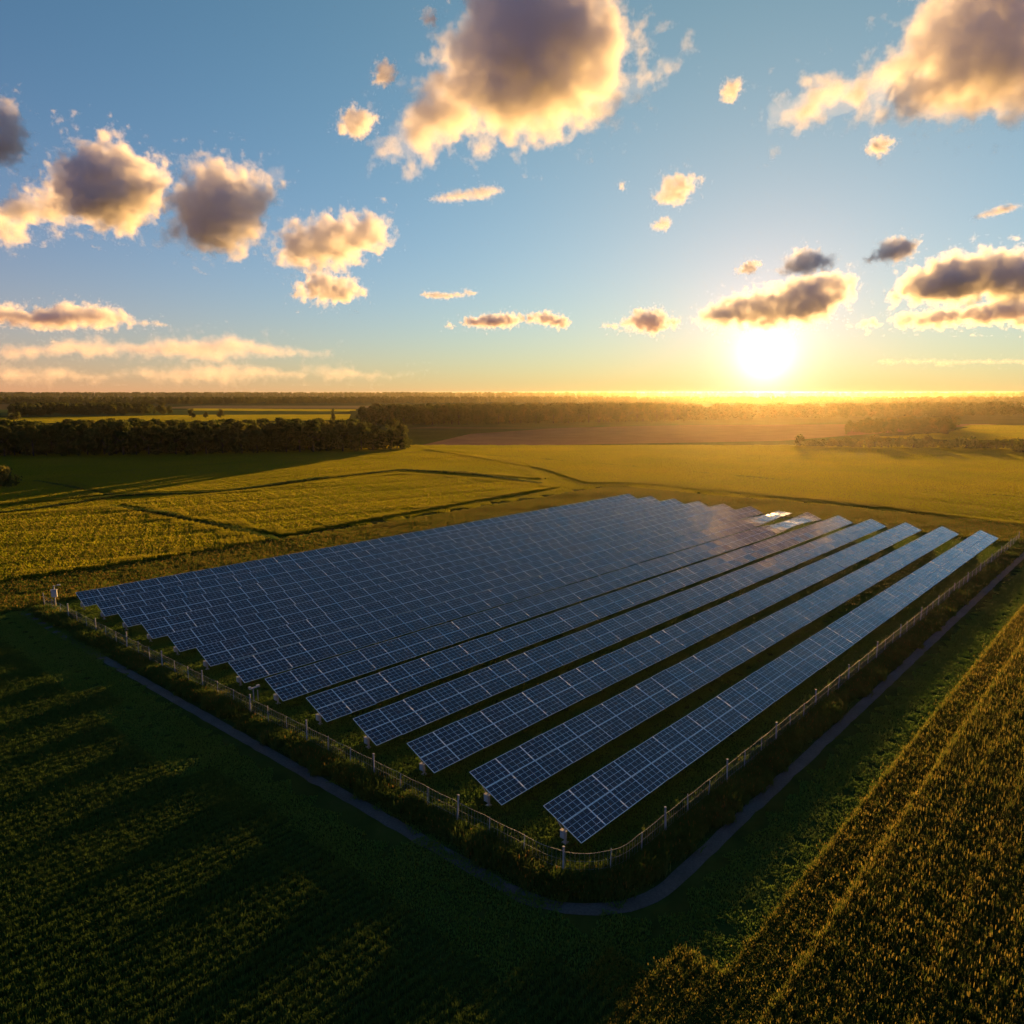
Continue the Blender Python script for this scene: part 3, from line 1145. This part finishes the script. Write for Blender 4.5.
def fog_material(name, density, size, seed, albedo=.95, aniso=.4, wispy=1.0):
    """the fog grid fades in from the outline; turbulence eats into it from outside"""
    m = cloud_material(name, density, aniso, albedo)
    nt = m.node_tree
    L = nt.links.new
    v = [n for n in nt.nodes if n.type == 'PRINCIPLED_VOLUME'][0]
    v.inputs['Density Attribute'].default_value = ''
    at_ = N(nt, 'ShaderNodeAttribute'); at_.attribute_name = 'density'
    tc_ = N(nt, 'ShaderNodeTexCoord')
    mp = N(nt, 'ShaderNodeMapping'); mp.inputs['Location'].default_value = (seed * 3.7, seed * 1.9, seed * 5.3)
    mp.inputs['Scale'].default_value = (1 / size, 1 / size, 1 / size)
    L(tc_.outputs['Object'], mp.inputs[0])
    n1 = N(nt, 'ShaderNodeTexNoise'); n1.inputs['Scale'].default_value = 2.1; n1.inputs['Detail'].default_value = 7; n1.inputs['Roughness'].default_value = .6
    L(mp.outputs[0], n1.inputs['Vector'])
    a = N(nt, 'ShaderNodeMath', operation='MULTIPLY_ADD')       # noise * -k + off
    L(n1.outputs[0], a.inputs[0]); a.inputs[1].default_value = -4.0 * wispy; a.inputs[2].default_value = 1.42 * wispy
    b = N(nt, 'ShaderNodeMath', operation='MULTIPLY_ADD')       # fog * 2 + that
    L(at_.outputs['Fac'], b.inputs[0]); b.inputs[1].default_value = 1.25; L(a.outputs[0], b.inputs[2])
    c = N(nt, 'ShaderNodeClamp'); L(b.outputs[0], c.inputs[0])
    e = N(nt, 'ShaderNodeMath', operation='MULTIPLY'); L(c.outputs[0], e.inputs[0]); e.inputs[1].default_value = density
    L(e.outputs[0], v.inputs['Density'])
    return m


def lobe_mesh(lobes, voxel, amp, fs, oct_, seed, flat=1.0):
    bm = bmesh.new()
    for (x, y, z, r) in lobes:
        bmesh.ops.create_icosphere(bm, subdivisions=2, radius=r, matrix=Matrix.Translation((x, y, z)) @ Matrix.Diagonal((1, 1, flat, 1)))
    me = bpy.data.meshes.new('tmp'); bm.to_mesh(me); bm.free()
    o = bpy.data.objects.new('tmp', me); COL.objects.link(o)
    md = o.modifiers.new('r', 'REMESH'); md.mode = 'VOXEL'; md.voxel_size = voxel
    dg = bpy.context.evaluated_depsgraph_get(); dg.update()
    out = bpy.data.meshes.new_from_object(o.evaluated_get(dg))
    bpy.data.objects.remove(o); bpy.data.meshes.remove(me)
    n = len(out.vertices)
    co = np.empty(n * 3, np.float32); out.vertices.foreach_get('co', co); co = co.reshape(-1, 3)
    nm = np.empty(n * 3, np.float32); out.vertices.foreach_get('normal', nm); nm = nm.reshape(-1, 3)
    off = Vector((seed * 7.3, seed * 3.1, seed * 5.7))
    d = np.empty(n, np.float32)
    for i in range(n):
        d[i] = noise.turbulence(Vector(co[i]) * fs + off, oct_, False, noise_basis='BLENDER', amplitude_scale=.55, frequency_scale=2.1) - .55
    co += nm * (d * amp)[:, None] * np.array([1, 1, flat], np.float32)
    out.vertices.foreach_set('co', co.ravel())
    out.update()
    return out


def cloud(name, label, lobes, alt, tau=5.0, flat=1.0, depth=.8, seed=0, group=None, cat='cloud', dens=2.0, albedo=.965, aniso=.12, grow=1.0):
    """lobes as (u, v, r) in the photo; base altitude sets the distance"""
    q = random.Random(seed * 13 + 5)
    vmax = max(v + r for u, v, r in lobes)
    uc = sum(u for u, v, r in lobes) / len(lobes); vc = sum(v for u, v, r in lobes) / len(lobes)
    d0 = Vector(pix_ray(uc, vc))
    D = (alt - CAM_H) / d0.z            # along the view axis
    cen = Vector((0, 0, CAM_H)) + d0 * D
    big = max(r for u, v, r in lobes) * D / F
    full, core = [], []
    lobes = [(u, v, r * grow) for u, v, r in lobes]
    dense = list(lobes)
    for l0, l1 in zip(lobes, lobes[1:]):
        if math.hypot(l1[0] - l0[0], l1[1] - l0[1]) < 1.5 * (l0[2] + l1[2]):
            dense.append(((l0[0] + l1[0]) / 2, (l0[1] + l1[1]) / 2 + .05 * l0[2], (l0[2] + l1[2]) * .46))
    for (u, v, r) in dense:
        d = Vector(pix_ray(u, v))
        R = r * D / F
        p = Vector((0, 0, CAM_H)) + d * (D + q.uniform(-depth, depth) * R) - cen
        full.append((*p, R * 1.38)); core.append((*p, R * .62))
        for j in range(7):
            t = Vector((q.gauss(0, 1), q.gauss(0, .8), q.gauss(.15, .8))).normalized()
            k = q.uniform(.3, .5)
            pp = p + Vector((t.x * R, t.y * R, t.z * R * flat))
            full.append((*pp, R * k))
            if j < 4:
                core.append((*(p + (pp - p) * .6), R * k * .8))
    mean = sum(l[3] for l in full) / len(full)
    vox = max(mean / 3.0, big / 12)
    o = obj(name, lobe_mesh(core, vox, mean * .25, 1.6 / big, 3, seed, flat), cloud_material('cloud_veil', tau * .05 / (2 * big)))
    o.location = cen
    tag(o, label, cat, group)
    # the outline the fog grid is filled from
    src = obj('cloud_outline', lobe_mesh(full, vox, mean * .3, 1.6 / big, 2, seed, flat), None, None, link=False)
    src.location = cen
    vd = bpy.data.volumes.new('body')
    c = bpy.data.objects.new('body', vd); COL.objects.link(c); c.parent = o
    vd.materials.append(fog_material('cloud_body', tau * dens / (2 * big), big, seed, albedo=albedo, aniso=aniso))
    md = c.modifiers.new('fog', 'MESH_TO_VOLUME')
    md.object = src
    md.resolution_mode = 'VOXEL_SIZE'
    md.voxel_size = big / 22
    md.interior_band_width = min(big * .8, 1.0 * sum(l[3] for l in full[::8]) / len(full[::8])) * (.5 + .5 * flat)
    md.density = 1.0
    return o


CLOUDS = [
    ('great golden cloud at the top centre with a ragged right arm', [(505, 25, 42), (545, 35, 55), (585, 45, 42), (612, 40, 24), (515, 85, 45), (475, 70, 36), (450, 105, 34), (420, 130, 30), (398, 152, 20), (560, 95, 36), (490, 115, 30), (600, 105, 22), (635, 88, 17), (662, 66, 12), (684, 52, 6)], 900, 4.5),
    ('small golden puff left of the great top cloud', [(355, 123, 12), (370, 119, 8), (341, 127, 7)], 900, 2.2),
    ('tiny dark tuft above the small golden puff', [(386, 72, 11), (378, 82, 7), (430, 18, 9)], 900, 2.0),
    ('long golden cloud climbing into the top right corner', [(990, 25, 55), (1015, 60, 45), (945, 45, 38), (965, 85, 34), (905, 65, 26), (915, 100, 26), (875, 88, 22), (845, 98, 24), (815, 103, 22), (788, 112, 18), (770, 132, 11), (985, 100, 22)], 900, 4.5),
    ('tiny bright puff high between the two top clouds', [(730, 92, 10), (737, 84, 7)], 900, 1.8),
    ('small flat golden puff under the top right cloud', [(880, 146, 10), (869, 149, 6), (893, 142, 6)], 900, 1.8),
    ('grey ragged tuft in the blue right of centre', [(675, 190, 15), (690, 183, 10), (661, 198, 9), (701, 179, 6)], 900, 2.6),
    ('two tiny pale specks below the grey tuft', [(664, 224, 7), (655, 226, 5), (622, 186, 5)], 900, 1.5),
    ('half cloud cut off by the left edge of the sky', [(2, 112, 17), (-6, 135, 26), (10, 128, 14), (-2, 155, 16)], 900, 5.5),
    ('wide slate blue cloud on the left', [(112, 185, 34), (78, 188, 24), (145, 188, 24), (95, 206, 22), (130, 205, 20), (60, 172, 12), (45, 206, 19), (18, 212, 17), (-4, 214, 15), (66, 216, 16), (160, 184, 13)], 900, 6.0),
    ('low pale fringe under the slate blue cloud', [(5, 228, 14), (25, 238, 9), (55, 232, 8), (10, 248, 7)], 900, 1.6),
    ('tall puffy cloud with bright crown left of centre', [(222, 205, 38), (200, 226, 28), (238, 226, 28), (252, 190, 24), (274, 174, 13), (207, 178, 19), (190, 208, 22), (180, 240, 12), (235, 175, 16)], 900, 5.5),
    ('tan heaped cloud beside the tall puffy cloud', [(335, 240, 25), (303, 247, 24), (365, 235, 21), (382, 224, 13), (282, 255, 14), (350, 258, 13), (390, 240, 10)], 900, 4.0),
    ('small heaped cloud right under the tan cloud', [(322, 287, 16), (345, 290, 14), (301, 293, 11), (364, 293, 8), (314, 278, 10)], 900, 4.0),
    ('long flat grey cloud low on the left', [(-5, 314, 16), (12, 316, 17), (40, 319, 18), (68, 316, 20), (96, 316, 19), (122, 320, 12), (140, 323, 9), (155, 324, 8), (168, 325, 6)], 900, 4.0, .65),
    ('row of tan puffs low over the centre fields', [(470, 322, 8), (488, 321, 10), (505, 320, 10), (520, 318, 7), (546, 318, 10), (561, 322, 9), (450, 325, 6)], 900, 4.0, .75),
    ('tan puffs left of the sun cloud', [(640, 320, 11), (655, 322, 12), (625, 325, 7), (605, 326, 5), (675, 323, 7)], 900, 4.5),
    ('rosy cloud with bright rim just above the sun', [(770, 308, 22), (742, 310, 20), (716, 316, 15), (800, 300, 24), (828, 292, 20), (846, 284, 12), (697, 323, 8), (785, 315, 15), (815, 312, 16)], 900, 5.0, .8),
    ('small bright rimmed cloud above the rosy cloud', [(806, 262, 14), (791, 268, 10), (824, 262, 10), (778, 272, 6)], 900, 2.2, .8),
    ('small mauve cloud left of the big mauve cloud', [(895, 250, 13), (910, 246, 9), (881, 255, 8), (868, 260, 6)], 900, 2.4, .8),
    ('big mauve cloud with bright rim at the right edge', [(955, 280, 26), (922, 287, 20), (985, 273, 25), (1015, 278, 26), (893, 295, 11), (1002, 260, 11), (940, 274, 17)], 900, 6.0, .8),
    ('flat mauve cloud under the big mauve cloud', [(945, 318, 14), (905, 320, 11), (980, 315, 14), (1010, 308, 16), (872, 324, 8), (850, 326, 6), (1028, 318, 14)], 900, 5.0, .7),
    ('small thin dark cloud up left of the sun', [(750, 267, 7), (737, 271, 4), (760, 264, 4)], 900, 2.6),
    ('thin grey wisp at the right edge of the sky', [(978, 217, 6), (988, 214, 8), (998, 211, 9), (1008, 208, 8), (1018, 206, 6)], 900, 1.0, .5),
    ('thin golden wisp under the great top cloud', [(434, 199, 6), (446, 198, 8), (458, 196, 9), (470, 195, 9), (482, 193, 10), (494, 190, 8)], 900, 1.0, .55),
    ('pair of small dark dashes over the centre', [(428, 295, 7), (436, 295, 8), (446, 296, 8), (468, 293, 7), (474, 293, 5)], 900, 1.6, .5),
]
for i, (lab, lobes, alt, tau, *fl) in enumerate(CLOUDS):
    cloud('cloud', lab, lobes, alt, tau, seed=i, grow=1.28 if 'mauve' in lab or 'rosy' in lab or 'great' in lab or 'climbing' in lab or 'slate blue cloud on' in lab else 1.12, flat=fl[0] if fl else 1.0, albedo=.99 if 'mauve' in lab or 'rosy' in lab or 'rimmed' in lab else .975, aniso=.28 if 'mauve' in lab or 'rosy' in lab or 'rimmed' in lab else .12)
# low banks: long and thin
for (lab, u0, u1, v0, r0, tau_, sd) in (('long pale cloud bank low over the left horizon', -40, 350, 350, 34, 1.3, 70),
                                        ('faint lower layer of cloud right above the left horizon', -40, 430, 374, 30, .8, 72),
                                        ('thin streak of cloud low right of the sun', 880, 1060, 362, 10, .9, 71)):
    q = random.Random(sd)
    bank = [(u, v0 + q.uniform(-.12, .12) * r0, r0 * q.uniform(.55, 1.1) * (.5 + .5 * math.sin(math.pi * min(1, (u - u0 + r0) / (u1 - u0))) ** .5)) for u in np.arange(u0, u1, r0 * .55)]
    cloud('cloud', lab, bank, 900, tau_, flat=.40, seed=sd)


# ------------------------------------------------------------------ haze
def haze():
    m = bpy.data.materials.new('haze')
    m.use_nodes = True
    nt = m.node_tree
    nt.nodes.remove(nt.nodes['Principled BSDF'])
    v = nt.nodes.new('ShaderNodeVolumePrincipled')
    v.inputs['Color'].default_value = (.95, .84, .62, 1)
    v.inputs['Density'].default_value = 1.9e-5
    v.inputs['Anisotropy'].default_value = .83
    nt.links.new(v.outputs[0], nt.nodes['Material Output'].inputs['Volume'])
    mb = MB()
    mb.box((0, 3250, 14.9), (19400, 12900, 32.2))
    tag(obj('haze', mb.mesh('haze', (m,))), kind='stuff')


haze()
